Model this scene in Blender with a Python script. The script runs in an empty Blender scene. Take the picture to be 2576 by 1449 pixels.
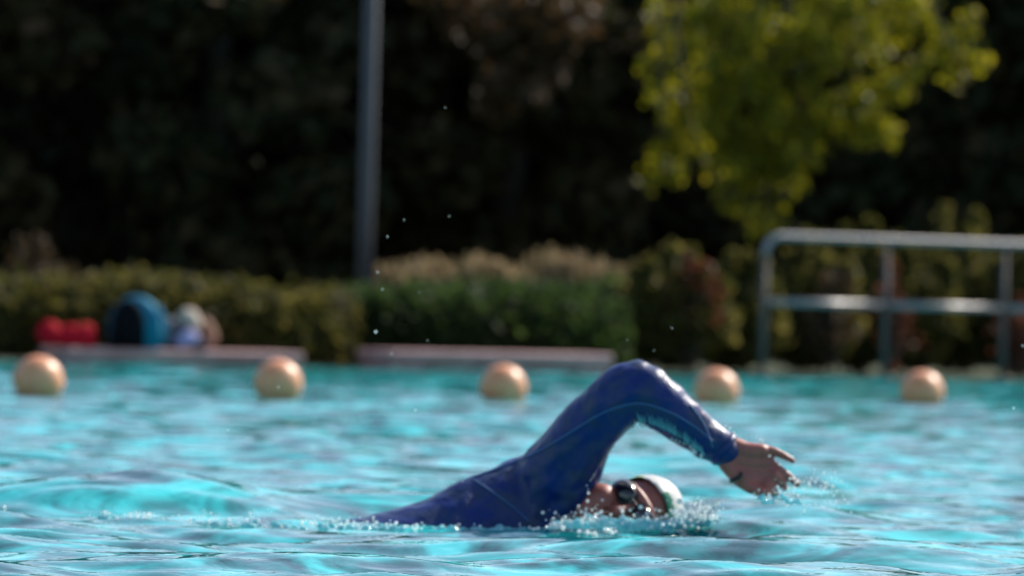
import bpy, bmesh, math, random
import numpy as np
from mathutils import Vector, Matrix, noise
from mathutils.bvhtree import BVHTree
random.seed(7); rng = np.random.default_rng(11)
R = math.radians
S = bpy.context.scene
COL = S.collection
# ------------------------------------------------------------------ camera
FPX = 13800.0; CAMH = 0.5
CM = Matrix.Rotation(R(90) + 35.5/FPX, 3, 'X') @ Matrix.Rotation(R(1.5), 3, 'Z')
CAMP = Vector((0, 0, CAMH))
def ray(px, py):
    return (CM @ Vector(((px-1288)/FPX, (724.5-py)/FPX, -1))).normalized()
def P(px, py, Y):
    """where the line of sight through a point of the photo (2576 px wide) meets the plane at distance Y"""
    r = ray(px, py); return CAMP + r*(Y/r.y)
def S_(px, Y): return px*Y/FPX
cd = bpy.data.cameras.new('camera'); cam = bpy.data.objects.new('camera', cd); COL.objects.link(cam)
cam.location = CAMP; cam.rotation_euler = CM.to_euler()
cd.sensor_width = 36; cd.lens = FPX/2576*36; cd.clip_start = 0.1; cd.clip_end = 3000
cd.dof.use_dof = True; cd.dof.focus_distance = 9.8
cd.dof.aperture_fstop = (cd.lens/1000)/0.036
cd.dof.aperture_blades = 0
S.camera = cam
# ------------------------------------------------------------------ light
SUN = Vector((.55, .52, .65)).normalized()
w = bpy.data.worlds.new('World'); S.world = w; w.use_nodes = True
nt = w.node_tree; bg = nt.nodes['Background']
sky = nt.nodes.new('ShaderNodeTexSky'); sky.sky_type = 'NISHITA'; sky.sun_disc = False
sky.sun_elevation = math.asin(SUN.z); sky.sun_rotation = math.atan2(SUN.x, SUN.y)
sky.air_density = 1.0; sky.dust_density = 1.6; sky.ozone_density = 1.0
nt.links.new(sky.outputs[0], bg.inputs[0]); bg.inputs[1].default_value = 0.15
ld = bpy.data.lights.new('sun', 'SUN'); ld.energy = 5.0; ld.angle = R(.55); ld.color = (1, .94, .84)
lo = bpy.data.objects.new('sun', ld); COL.objects.link(lo); lo.rotation_euler = SUN.to_track_quat('Z', 'Y').to_euler()
lo.location = (20, 10, 30)
S.view_settings.view_transform = 'Standard'; S.view_settings.look = 'None'; S.view_settings.exposure = .45; S.view_settings.gamma = 1
S.cycles.use_denoising = True
S.cycles.max_bounces = 8; S.cycles.transparent_max_bounces = 16
S.cycles.sample_clamp_indirect = 6; S.cycles.caustics_reflective = False; S.cycles.caustics_refractive = False
# ------------------------------------------------------------------ materials
def mat(name, col, rough=.6, metal=0., spec=.5, noise_scale=None, col2=None, bump=None, bump_scale=40, coat=0, coord='Object', sheen=0, detail=4):
    m = bpy.data.materials.new(name); m.use_nodes = True; n = m.node_tree.nodes; l = m.node_tree.links
    b = n['Principled BSDF']; b.inputs['Base Color'].default_value = (*col, 1)
    b.inputs['Roughness'].default_value = rough; b.inputs['Metallic'].default_value = metal
    b.inputs['Specular IOR Level'].default_value = spec; b.inputs['Coat Weight'].default_value = coat
    b.inputs['Coat Roughness'].default_value = .12
    b.inputs['Sheen Weight'].default_value = sheen
    tc = n.new('ShaderNodeTexCoord')
    if col2 is not None:
        t = n.new('ShaderNodeTexNoise'); t.inputs['Scale'].default_value = noise_scale or 8; t.inputs['Detail'].default_value = detail
        r = n.new('ShaderNodeValToRGB'); r.color_ramp.elements[0].position = .38; r.color_ramp.elements[1].position = .66
        r.color_ramp.elements[0].color = (*col, 1); r.color_ramp.elements[1].color = (*col2, 1)
        l.new(tc.outputs[coord], t.inputs['Vector']); l.new(t.outputs['Fac'], r.inputs[0]); l.new(r.outputs[0], b.inputs['Base Color'])
    if bump:
        t2 = n.new('ShaderNodeTexNoise'); t2.inputs['Scale'].default_value = bump_scale; t2.inputs['Detail'].default_value = 5
        bp = n.new('ShaderNodeBump'); bp.inputs['Strength'].default_value = 1; bp.inputs['Distance'].default_value = bump
        l.new(tc.outputs[coord], t2.inputs['Vector']); l.new(t2.outputs['Fac'], bp.inputs['Height']); l.new(bp.outputs[0], b.inputs['Normal'])
    return m
def leafmat(name, cols, trans=.5, rough=.5, spec=.35):
    """leaf: reflects and lets light through; each leaf takes its own tone"""
    m = bpy.data.materials.new(name); m.use_nodes = True; n = m.node_tree.nodes; l = m.node_tree.links
    b = n['Principled BSDF']; b.inputs['Roughness'].default_value = rough; b.inputs['Specular IOR Level'].default_value = spec
    g = n.new('ShaderNodeNewGeometry'); r = n.new('ShaderNodeValToRGB')
    e = r.color_ramp.elements
    while len(e) < len(cols): e.new(.5)
    for i, c in enumerate(cols):
        e[i].position = i/max(1, len(cols)-1); e[i].color = (*c, 1)
    l.new(g.outputs['Random Per Island'], r.inputs[0]); l.new(r.outputs[0], b.inputs['Base Color'])
    t = n.new('ShaderNodeBsdfTranslucent'); l.new(r.outputs[0], t.inputs[0])
    mx = n.new('ShaderNodeMixShader'); mx.inputs[0].default_value = trans
    l.new(b.outputs[0], mx.inputs[1]); l.new(t.outputs[0], mx.inputs[2]); l.new(mx.outputs[0], n['Material Output'].inputs[0])
    return m
# ------------------------------------------------------------------ object helpers
def link(name, me, m=None, parent=None):
    o = bpy.data.objects.new(name, me); COL.objects.link(o)
    if m is not None:
        for x in (m if isinstance(m, (list, tuple)) else [m]): me.materials.append(x)
    if parent is not None: o.parent = parent; o.matrix_parent_inverse = parent.matrix_world.inverted() if False else Matrix.Translation(-Vector(parent.location))
    return o
def tag(o, label=None, cat=None, group=None, kind=None):
    if label: o['label'] = label
    if cat: o['category'] = cat
    if group: o['group'] = group
    if kind: o['kind'] = kind
    return o
def empty(name, loc, label, cat, group=None):
    o = bpy.data.objects.new(name, None); COL.objects.link(o); o.location = loc; o.empty_display_size = .1
    return tag(o, label, cat, group)
def npmesh(name, v, f, smooth=True):
    v = np.asarray(v, np.float32); f = np.asarray(f, np.int32)
    me = bpy.data.meshes.new(name); k = f.shape[1]
    me.vertices.add(len(v)); me.vertices.foreach_set('co', v.ravel())
    me.loops.add(f.size); me.loops.foreach_set('vertex_index', f.ravel())
    me.polygons.add(len(f)); me.polygons.foreach_set('loop_start', np.arange(0, f.size, k, dtype=np.int32))
    me.polygons.foreach_set('loop_total', np.full(len(f), k, np.int32))
    me.polygons.foreach_set('use_smooth', np.full(len(f), smooth)); me.update(calc_edges=True); me.validate()
    return me
def bmmesh(name, bm, smooth=True):
    me = bpy.data.meshes.new(name)
    bmesh.ops.recalc_face_normals(bm, faces=bm.faces)
    for f in bm.faces: f.smooth = smooth
    bm.to_mesh(me); bm.free(); return me
def cone_seg(bm, a, b, ra, rb, n=20, sy=1.0, up=None):
    a = Vector(a); b = Vector(b); d = (b-a)
    if d.length < 1e-6: return
    q = d.to_track_quat('Z', 'Y')
    ring = []
    for p, r in ((a, ra), (b, rb)):
        ring.append([bm.verts.new(p + q @ Vector((r*math.cos(t), r*math.sin(t), 0))) for t in [2*math.pi*i/n for i in range(n)]])
    for i in range(n): bm.faces.new((ring[0][i], ring[0][(i+1) % n], ring[1][(i+1) % n], ring[1][i]))
    bm.faces.new(ring[0][::-1]); bm.faces.new(ring[1])
def ball(bm, c, r, rot=None, u=20, v=14):
    rr = (r, r, r) if not hasattr(r, '__len__') else r
    M = Matrix.Translation(Vector(c)) @ (rot.to_4x4() if rot is not None else Matrix.Identity(4)) @ Matrix.Diagonal((*rr, 1))
    return bmesh.ops.create_uvsphere(bm, u_segments=u, v_segments=v, radius=1, matrix=M)['verts']
def chain(bm, pts, n=20):
    for i, (p, r) in enumerate(pts):
        ball(bm, p, r)
        if i: cone_seg(bm, pts[i-1][0], p, pts[i-1][1], r, n)
def tube(bm, pts, r, n=10, cap=True):
    """one swept tube through pts, r a number or list"""
    pts = [Vector(p) for p in pts]; rs = r if hasattr(r, '__len__') else [r]*len(pts); prev = None; side = None
    for i, p in enumerate(pts):
        d = (pts[min(i+1, len(pts)-1)] - pts[max(i-1, 0)]).normalized()
        if side is None: side = d.orthogonal().normalized()
        side = (side - d*side.dot(d)).normalized(); s2 = d.cross(side)
        rg = [bm.verts.new(p + (side*math.cos(t) + s2*math.sin(t))*rs[i]) for t in [2*math.pi*k/n for k in range(n)]]
        if prev:
            for k in range(n): bm.faces.new((prev[k], prev[(k+1) % n], rg[(k+1) % n], rg[k]))
        elif cap: bm.faces.new(rg[::-1])
        prev = rg
    if cap: bm.faces.new(prev)
def box(bm, c, sx, sy, sz, ax=(1, 0, 0), ay=(0, 1, 0), bevel=0):
    ax = Vector(ax).normalized(); ay = Vector(ay).normalized(); az = ax.cross(ay)
    M = Matrix.Translation(Vector(c)) @ Matrix((ax, ay, az)).transposed().to_4x4() @ Matrix.Diagonal((sx, sy, sz, 1))
    vs = bmesh.ops.create_cube(bm, size=1, matrix=M)['verts']
    if bevel:
        es = list({e for v in vs for e in v.link_edges})
        bmesh.ops.bevel(bm, geom=es, offset=bevel, segments=3, profile=.6, affect='EDGES')
def remesh(name, bm, voxel, smooth=3):
    me = bmmesh('tmp', bm); o = bpy.data.objects.new('tmp', me); COL.objects.link(o)
    md = o.modifiers.new('r', 'REMESH'); md.mode = 'VOXEL'; md.voxel_size = voxel; md.use_smooth_shade = True
    sm = o.modifiers.new('s', 'SMOOTH'); sm.factor = .5; sm.iterations = smooth
    dg = bpy.context.evaluated_depsgraph_get(); dg.update()
    out = bpy.data.meshes.new_from_object(o.evaluated_get(dg)); out.name = name
    bpy.data.objects.remove(o); out.polygons.foreach_set('use_smooth', np.full(len(out.polygons), True))
    return out
# ------------------------------------------------------------------ pool plan: edge runs away to the right
E = Vector((1, .6, 0)).normalized(); N = Vector((-E.y, E.x, 0)); O = Vector((0, 38.9, 0))
def st(s, t, z=0): return O + E*s + N*t + Vector((0, 0, z))
def edge_at(px, t=0.0):
    """point (s) on the line parallel to the pool edge, offset t, seen at photo column px at about horizon level"""
    r = ray(px, 800); k = r.x/r.y
    # x=k*y ; (O+N t + E s)
    b = O + N*t; s = (k*b.y - b.x)/(E.x - k*E.y); return s
# ------------------------------------------------------------------ water
K = 70
lam = np.exp(rng.uniform(np.log(.10), np.log(1.15), K)); th = rng.normal(R(84), R(27), K); ph = rng.uniform(0, 6.28, K)
sl = np.where(lam < .25, .019, .0255)*rng.uniform(.7, 1.3, K)
def height(X, Y):
    h = np.zeros_like(X)
    calm = 1.0
    for k in range(K):
        kk = 2*np.pi/lam[k]; fade = 1.0 if lam[k] > .22 else np.clip((20-Y)/8, 0, 1)
        a = sl[k]*lam[k]/(2*np.pi)
        p = kk*(X*np.cos(th[k]) + Y*np.sin(th[k])) + ph[k] + .5*np.sin(X*1.1+k)+.4*np.sin(Y*.9+2*k)
        a = a*np.clip(1.15-(Y-12)/38, .5, 1)
        h += a*fade*(np.sin(p) + .25*np.sin(2*p+.5*np.pi))
    def g(px, Y0, sx, sy, a, rot=0):
        x0 = P(px, 1300, Y0).x; dx = X-x0; dy = Y-Y0; c, s = math.cos(rot), math.sin(rot)
        return a*np.exp(-.5*(((dx*c+dy*s)/sx)**2 + ((-dx*s+dy*c)/sy)**2))
    h += g(1990, 12.45, .20, .22, .050)      # water thrown up ahead of the hand
    h += g(1480, 11.78, .16, .07, .022)
    h += g(1700, 12.0, .14, .10, .022)       # bow wave in front of the face
    h += g(330, 12.5, .28, .2, .074)       # hump behind the legs
    h += g(700, 12.9, .4, .2, .025)
    h += g(620, 10.17, .22, .12, .016)      # near crest
    h += g(1900, 10.95, .55, .13, .016, .08)
    h += g(1100, 11.45, .5, .1, .010, -.05)
    h -= g(1250, 10.6, .5, .14, .012)
    h -= g(640, 11.0, .4, .15, .008)
    h -= g(1250, 11.9, .55, .2, .012, .3)
    return h
def graded(a, b, c0, c1):
    out = [a]; 
    while out[-1] < b: out.append(out[-1] + c0 + (c1-c0)*(out[-1]-a)/(b-a))
    return np.array(out)
ys = np.concatenate([np.linspace(-14, 7.5, 60)[:-1], graded(7.5, 15, .014, .02), graded(15.02, 52, .022, .055), np.linspace(52.1, 80, 60)])
xs = graded(0, 6, .014, .05); xs = np.concatenate([xs, np.linspace(6.1, 34, 80)]); xs = np.concatenate([-xs[::-1][:-1], xs])
XX, YY = np.meshgrid(xs, ys); ZZ = height(XX, YY)
far = np.clip((np.abs(XX)-7)/3, 0, 1); ZZ *= 1-.9*far
# keep inside the basin: drop the sheet where the deck covers it
T = (XX-O.x)*N.x + (YY-O.y)*N.y
ZZ = np.where(T > .4, -.3, ZZ); ZZ = np.where(T < -28.9, -.3, ZZ)
v = np.stack([XX, YY, ZZ], -1).reshape(-1, 3); nx = len(xs)
i = (np.arange(len(ys)-1)[:, None]*nx + np.arange(nx-1)[None]).ravel()
f = np.stack([i, i+1, i+nx+1, i+nx], -1)
tc_ = T.ravel()[f].mean(1); keep = (tc_ < .5) & (tc_ > -29.0)
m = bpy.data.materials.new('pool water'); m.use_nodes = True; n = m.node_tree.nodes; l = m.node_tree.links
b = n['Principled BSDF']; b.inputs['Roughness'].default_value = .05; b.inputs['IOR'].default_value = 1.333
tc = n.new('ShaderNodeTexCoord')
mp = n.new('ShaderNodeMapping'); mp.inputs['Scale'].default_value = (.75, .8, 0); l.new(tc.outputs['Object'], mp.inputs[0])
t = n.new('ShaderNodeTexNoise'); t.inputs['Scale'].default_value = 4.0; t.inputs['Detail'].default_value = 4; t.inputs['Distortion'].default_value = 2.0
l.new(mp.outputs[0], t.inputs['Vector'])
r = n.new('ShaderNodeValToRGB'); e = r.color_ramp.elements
e[0].position = .34; e[0].color = (.001, .055, .066, 1); e[1].position = .66; e[1].color = (.03, .50, .52, 1)  # pale and dark patches of sky and caustic light painted into the colour
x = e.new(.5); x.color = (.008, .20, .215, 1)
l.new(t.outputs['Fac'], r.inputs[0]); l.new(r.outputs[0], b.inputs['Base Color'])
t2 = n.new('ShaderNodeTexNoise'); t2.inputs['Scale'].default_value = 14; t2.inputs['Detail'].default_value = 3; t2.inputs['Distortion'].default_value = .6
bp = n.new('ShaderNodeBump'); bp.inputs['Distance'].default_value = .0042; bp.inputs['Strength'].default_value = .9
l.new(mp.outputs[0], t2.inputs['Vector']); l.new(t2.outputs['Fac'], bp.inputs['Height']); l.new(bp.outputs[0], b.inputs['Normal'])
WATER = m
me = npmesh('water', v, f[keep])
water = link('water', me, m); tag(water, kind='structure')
def hz(x, y): return float(height(np.array([[x]]), np.array([[y]]))[0, 0])
# ------------------------------------------------------------------ ground, deck, basin
paving = mat('pale paving', (.07, .065, .06), .85, noise_scale=3, col2=(.11, .10, .09), bump=.002, bump_scale=60)
soil = mat('lawn', (.025, .04, .012), .95, noise_scale=2, col2=(.05, .06, .02), bump=.03, bump_scale=30)
def ring(name, s0, s1, t0, t1, S0, S1, T0, T1, z, depth, m):
    bm = bmesh.new()
    a = [st(s0, t0, z), st(s1, t0, z), st(s1, t1, z), st(s0, t1, z)]; A = [st(S0, T0, z), st(S1, T0, z), st(S1, T1, z), st(S0, T1, z)]
    ai = [bm.verts.new(p) for p in a]; Ao = [bm.verts.new(p) for p in A]; lo_ = [bm.verts.new(p - Vector((0, 0, depth))) for p in a]
    for k in range(4):
        j = (k+1) % 4
        bm.faces.new((Ao[k], Ao[j], ai[j], ai[k])); bm.faces.new((ai[k], ai[j], lo_[j], lo_[k]))
    return tag(link(name, bmmesh(name, bm, False), m), kind='structure')
ring('pool_deck', -32, 32, -28.7, 0, -40, 40, -36, .56, -.008, 2.2, paving)
ring('ground', -39.9, 39.9, -35.9, .55, -900, 900, -900, 900, -.012, .3, soil)
tile = mat('pool tile', (.1, .4, .45), .3)
bm = bmesh.new(); bm.faces.new([bm.verts.new(st(s, t_, -2.1)) for s, t_ in ((-32.2, -28.9), (32.2, -28.9), (32.2, .2), (-32.2, .2))])
tag(link('pool_floor', bmmesh('pool_floor', bm, False), tile), kind='structure')
# ------------------------------------------------------------------ slabs on the pool edge
stone = mat('pink stone', (.36, .19, .18), .75, noise_scale=5, col2=(.46, .26, .25), bump=.003, bump_scale=50)
def slab(x0, x1, label, dz=0):
    s0, s1 = edge_at(x0, .25), edge_at(x1, .25); c = (s0+s1)/2
    bm = bmesh.new(); L = s1-s0; k = max(1, round(L/1.4))
    o = empty('stone_bench', st(c, .25, -.008), label, 'stone bench', 'low stone slabs along the far pool edge')
    box(bm, st(c, .25, .095+dz), L, .5, .07, E, N, .018)
    link('seat_slab', bmmesh('seat_slab', bm), stone, o)
    for q in (-.42, 0, .42):
        b2 = bmesh.new(); box(b2, st(c+q*L, .25, .026+dz/2), L*.14, .44, .064+dz, E, N, .004); link('support_block', bmmesh('support_block', b2, False), stone, o)
    b3 = bmesh.new(); box(b3, st(c, .26, .026+dz/2), L*.97, .38, .06+dz, E, N, .004); link('plinth', bmmesh('plinth', b3, False), stone, o)
    return o
slab(140, 724, 'long pinkish stone slab by the pool edge carrying the blue backpack', -.02)
slab(942, 1500, 'bare pinkish stone slab on the far pool edge below the clipped green hedge', .01)
# ------------------------------------------------------------------ lane floats
fl = mat('faded orange plastic', (.64, .235, .10), .42, noise_scale=6, col2=(.70, .32, .16), bump=.0008, bump_scale=25)
rope_m = mat('rope', (.3, .3, .28), .8)
FLO = [(95, 1000, 25.2, 'nearest'), (698, 1003, 26.2, ''), (1265, 1010, 27.2, ''), (1801, 1015, 28.2, ''), (2318, 1026, 29.2, '')]
LB = ['faded orange ball float in the water below the red bag, leftmost of the row',
      'faded orange ball float below the right end of the slab with the backpack',
      'faded orange ball float in front of the bare stone slab, middle of the row',
      'faded orange ball float just behind the raised blue forearm',
      'faded orange ball float below the railing, rightmost and farthest of the row']
def make_float():
    o = empty('lane_float', (0, 0, 0), LB[0], 'float', 'orange ball floats of the lane line')
    bm = bmesh.new(); vs = ball(bm, (0, 0, 0), .117, u=48, v=32)
    for q in vs:
        if abs(q.co.z) < .004: q.co.xy *= 1.012        # moulding seam
    link('shell', bmmesh('shell', bm), fl, o)
    for s_ in (-1, 1):
        bm = bmesh.new(); cone_seg(bm, E*s_*.110, E*s_*.128, .022, .018, 24); link('rope_collar', bmmesh('rope_collar', bm), fl, o)
    return o
f0 = make_float(); fpos = []
for k, (px, py, Y, _) in enumerate(FLO):
    p = P(px, py, Y); p.z = hz(p.x, p.y)*.6 + .068 + (0, .012, .01, .004, -.004)[k]; fpos.append(p)
    if k == 0: o = f0
    else:
        o = f0.copy(); COL.objects.link(o); o['label'] = LB[k]
        for ch in f0.children:
            c = ch.copy(); COL.objects.link(c); c.parent = o
    o.location = p; o.rotation_euler = (.1*k, -.12*k+.1, .05*k)
# ------------------------------------------------------------------ railing
steel = mat('brushed steel', (.24, .225, .225), .42, metal=.5, bump=.0006, bump_scale=80)
rt = .12; sp = [edge_at(x, rt) for x in (1921, 2224, 2524)]; dS = (sp[2]-sp[0])/2
postm = mat('shaded post steel', (.075, .058, .054), .7, metal=0)  # darker copy of the rail steel, dim reflections on uprights put into the colour
rail = empty('railing', st(sp[0], rt, -.008), 'steel tube railing with two horizontal bars at the right of the far pool edge', 'railing')
ZT, ZM, r_ = 1.035, .55, .026
bm = bmesh.new(); tube(bm, [st(sp[0], rt, -.008), st(sp[0], rt, ZT-.143)], r_*.93, 20); link('post', bmmesh('post', bm), postm, rail)
bm = bmesh.new(); pts = [st(sp[0], rt, ZT-.14)]
for k in range(1, 8): a = k/8*math.pi/2; pts.append(st(sp[0] + .14*(1-math.cos(a)), rt, ZT-.14 + .14*math.sin(a)))
pts.append(st(sp[0]+.14, rt, ZT)); pts += [st(sp[0]+dS*q, rt, ZT) for q in (1, 2, 3, 3.7)]
a0 = pts[-1]
for k in range(1, 8): a = k/8*math.pi/2; pts.append(a0 + E*.14*math.sin(a) - Vector((0, 0, .14*(1-math.cos(a)))))
pts.append(st(sp[0]+dS*3.7+.14, rt, ZT-.14)); pts.append(st(sp[0]+dS*3.7+.14, rt, -.008))
tube(bm, pts, r_, 20); link('top_rail', bmmesh('top_rail', bm), steel, rail)
for q in (1, 2, 3):
    bm = bmesh.new(); tube(bm, [st(sp[0]+dS*q, rt, -.008), st(sp[0]+dS*q, rt, ZT-.03)], r_*.9, 20); link('post', bmmesh('post', bm), postm, rail)
for q in range(4):
    bm = bmesh.new(); s0 = sp[0]+dS*q; s1 = s0+dS if q < 3 else s0 + dS*.7+.14
    tube(bm, [st(s0+.03, rt, ZM), st(s1-.03, rt, ZM)], r_*.97, 20); link('middle_rail', bmmesh('middle_rail', bm), steel, rail)
for q in range(4):
    bm = bmesh.new(); tube(bm, [st(sp[0]+dS*q, rt, -.007), st(sp[0]+dS*q, rt, .03)], .075, 24); link('foot_flange', bmmesh('foot_flange', bm), postm, rail)
# ------------------------------------------------------------------ lamp pole
pm = mat('grey painted pole', (.042, .043, .052), .55, noise_scale=4, col2=(.052, .05, .056))
pb = P(914, 800, 42.3); pb.z = .03
po = empty('lamp_post', pb, 'tall grey metal pole rising behind the gap between the two low hedges', 'pole')
bm = bmesh.new(); tube(bm, [pb, pb+Vector((0, 0, 1.2)), pb+Vector((0, 0, 6.5))], [.060, .058, .05], 24); link('shaft', bmmesh('shaft', bm), pm, po)
bm = bmesh.new(); tube(bm, [pb+Vector((0, 0, 0)), pb+Vector((0, 0, .03))], .14, 24); link('base_plate', bmmesh('base_plate', bm), pm, po)
bm = bmesh.new(); box(bm, pb+Vector((0, -.25, 6.5)), .25, .7, .1, bevel=.03); link('lamp_head', bmmesh('lamp_head', bm), pm, po)
# ------------------------------------------------------------------ foliage
def leaves(name, pts, size, mats, parent=None, droop=.3, elong=1.5, sizevar=.35):
    pts = np.asarray(pts, float); n_ = len(pts)
    d = rng.normal(size=(n_, 3)); d[:, 2] -= droop; d /= np.linalg.norm(d, axis=1)[:, None]
    q = rng.normal(size=(n_, 3)); u = np.cross(d, q); u /= np.linalg.norm(u, axis=1)[:, None]; nn = np.cross(d, u)
    s = size*(1+sizevar*rng.uniform(-1, 1, n_))[:, None]
    a = pts - d*s*.5*elong; b_ = pts + u*s*.42 - d*s*.1 + nn*s*.1; c = pts + d*s*.5*elong; e_ = pts - u*s*.42 - d*s*.1 + nn*s*.1
    v = np.stack([a, b_, c, e_], 1).reshape(-1, 3); k = np.arange(n_)[:, None]*4
    f = np.concatenate([k + [0, 1, 2], k + [0, 2, 3]], 1).reshape(-1, 3)
    return link(name, npmesh(name, v, f, False), mats, parent)
def blob(n_, c, r, shell=.5):
    d = rng.normal(size=(n_, 3)); d /= np.linalg.norm(d, axis=1)[:, None]
    rr = rng.uniform(0, 1, n_)**(shell)
    return np.array(c) + d*rr[:, None]*np.array(r)
bark = mat('bark', (.05, .04, .03), .9, noise_scale=6, col2=(.09, .075, .06), bump=.02, bump_scale=14)
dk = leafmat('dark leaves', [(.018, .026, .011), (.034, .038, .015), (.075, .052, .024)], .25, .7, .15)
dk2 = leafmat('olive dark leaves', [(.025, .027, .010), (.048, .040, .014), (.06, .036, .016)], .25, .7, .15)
mapl = leafmat('maple leaves', [(.06, .085, .007), (.14, .15, .008), (.25, .235, .010), (.36, .30, .015)], .6, .45, .3)
brn = leafmat('bronze leaves', [(.035, .027, .012), (.065, .042, .018), (.085, .048, .02)], .35, .6, .2)
hedg = leafmat('olive hedge leaves', [(.036, .04, .009), (.078, .073, .015), (.13, .105, .028)], .6, .6, .25)
shrb = leafmat('olive shrub leaves', [(.055, .06, .012), (.11, .10, .02), (.19, .155, .045)], .6, .6, .25)
hedgg = leafmat('green hedge leaves', [(.018, .036, .009), (.032, .058, .013), (.05, .075, .02)], .6, .6, .25)
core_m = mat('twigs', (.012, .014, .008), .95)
flw = leafmat('dry plumes', [(.30, .22, .12), (.42, .30, .17), (.36, .30, .15)], .4, .7, .2)
redl = leafmat('red leaves', [(.09, .028, .014), (.13, .04, .02)], .4, .6, .2)
def trunk_parts(o, base, h, r, lean=(0, 0), limbs=5, lo=.35):
    bm = bmesh.new(); pts = []; rs = []
    for k in range(9):
        q = k/8; pts.append(base + Vector((lean[0]*q + .12*math.sin(3*q+base.x), lean[1]*q + .1*math.sin(4*q+base.y), h*q))); rs.append(r*(1-.75*q)*(1+.5*max(0, .12-q)*6))
    tube(bm, pts, rs, 14); link('trunk', bmmesh('trunk', bm), bark, o)
    for k in range(limbs):
        bm = bmesh.new()
        q = lo + (.9-lo)*k/max(1, limbs-1); p = pts[int(q*8)]; a = k*2.4+base.x; L = h*.3*(1-.4*q)
        mid = p + Vector((math.cos(a)*L*.5, math.sin(a)*L*.5, L*.35)); end = p + Vector((math.cos(a)*L, math.sin(a)*L, L*.5))
        tube(bm, [p, mid, end], [r*.35, r*.22, r*.06], 8)
        link('limb', bmmesh('limb', bm), bark, o)
def tree(px, Y, h, r, label, m, nleaf, size, rad, z0=.6, name='broadleaf_tree', group='dark trees standing behind the hedges', nb=26):
    base = P(px, 780, Y); base.z = .03
    o = empty(name, base, label, 'tree', group); trunk_parts(o, base, h*.85, r)
    pts = []
    for k in range(nb):
        q = (k+.5)/nb; z = z0 + (h-z0)*q; R_ = rad*(.55+.45*math.sin(math.pi*min(1, q*1.05+.15)))
        a = k*2.39996; rr = R_*math.sqrt(random.uniform(.05, .8))
        c = (base.x+math.cos(a)*rr, base.y+math.sin(a)*rr, z); pts.append(blob(nleaf//nb, c, (rad*.42, rad*.42, h*.085), .45))
    leaves('crown', np.concatenate(pts), size, m, o); return o
TR = [(-260, 53.5, 5.2, .2, 'dark leafy tree mass at the left edge of the photo behind the olive hedge', [dk2], 9000, .19, 1.7),
      (200, 56.5, 5.8, .22, 'dark tree with a few lit leaves rising above the blue backpack', [dk], 9000, .19, 1.8),
      (560, 54.5, 5.4, .2, 'near-black leafy tree between the backpack and the grey pole', [dk], 9000, .18, 1.7),
      (860, 57.5, 6, .24, 'near-black tree directly behind the grey pole', [dk], 9000, .2, 1.8),
      (1250, 55.5, 5.5, .22, 'dark tree with bronze tinted leaves right of the grey pole', [brn, dk2], 9000, .18, 1.5),
      (1500, 57.5, 6, .24, 'dark green tree behind the left side of the sunlit yellow-green branches', [dk], 9000, .2, 1.8),
      (1900, 58.5, 6.2, .26, 'near-black tree hidden behind the sunlit yellow-green branches', [dk], 9000, .2, 1.9),
      (2330, 56.5, 5.8, .24, 'near-black tree above the middle of the railing', [dk], 9000, .2, 1.8),
      (2700, 55.5, 5.8, .24, 'near-black tree at the right edge of the photo above the railing', [dk], 9000, .2, 1.9)]
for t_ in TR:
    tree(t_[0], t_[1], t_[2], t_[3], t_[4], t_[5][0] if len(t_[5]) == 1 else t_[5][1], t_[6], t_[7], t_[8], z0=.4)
# bronze foliage hanging at the top centre
ob = bpy.data.objects['broadleaf_tree.004']; 
bp_ = []
for px, py, rr, n_ in ((1290, 190, .42, 170), (1330, 60, .5, 220), (1200, 60, .35, 120), (1420, 40, .35, 120), (1230, 250, .2, 50), (1120, -60, .5, 160), (1380, 130, .3, 100)):
    bp_.append(blob(n_, P(px, py, 52.8), (rr, .5, rr), .5))
leaves('bronze_spray', np.concatenate(bp_), .13, brn, ob)
# the wood behind
bm = bmesh.new(); nu, nv = 90, 26; g = []
for a in range(nu):
    row = []
    for c in range(nv):
        x = -45 + 95*a/(nu-1); q = c/(nv-1); z = 6.2*q
        y = 63 + 3.2*q*q + 1.5*noise.noise(Vector((x*.25, z*.4, 3))) + .7*noise.noise(Vector((x*.9, z*.9, 7)))
        z += (.9*noise.noise(Vector((x*.3, 5, 1))))*q
        row.append(bm.verts.new((x, y, z)))
    row += [bm.verts.new((row[-1].co.x, row[-1].co.y+8, row[-1].co.z)), bm.verts.new((row[-1].co.x, row[-1].co.y+9, 0))]
    g.append(row)
for a in range(nu-1):
    for c in range(nv+1): bm.faces.new((g[a][c], g[a+1][c], g[a+1][c+1], g[a][c+1]))
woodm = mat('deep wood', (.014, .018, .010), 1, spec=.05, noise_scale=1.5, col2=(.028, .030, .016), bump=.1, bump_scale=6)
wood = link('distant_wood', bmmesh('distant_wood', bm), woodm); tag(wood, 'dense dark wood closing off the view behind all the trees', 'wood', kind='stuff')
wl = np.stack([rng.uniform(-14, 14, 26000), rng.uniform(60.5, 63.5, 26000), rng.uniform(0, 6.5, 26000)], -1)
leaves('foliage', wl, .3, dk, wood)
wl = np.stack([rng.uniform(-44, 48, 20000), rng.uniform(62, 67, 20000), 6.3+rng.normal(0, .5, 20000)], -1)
leaves('top_foliage', wl, .45, dk, wood)
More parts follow.
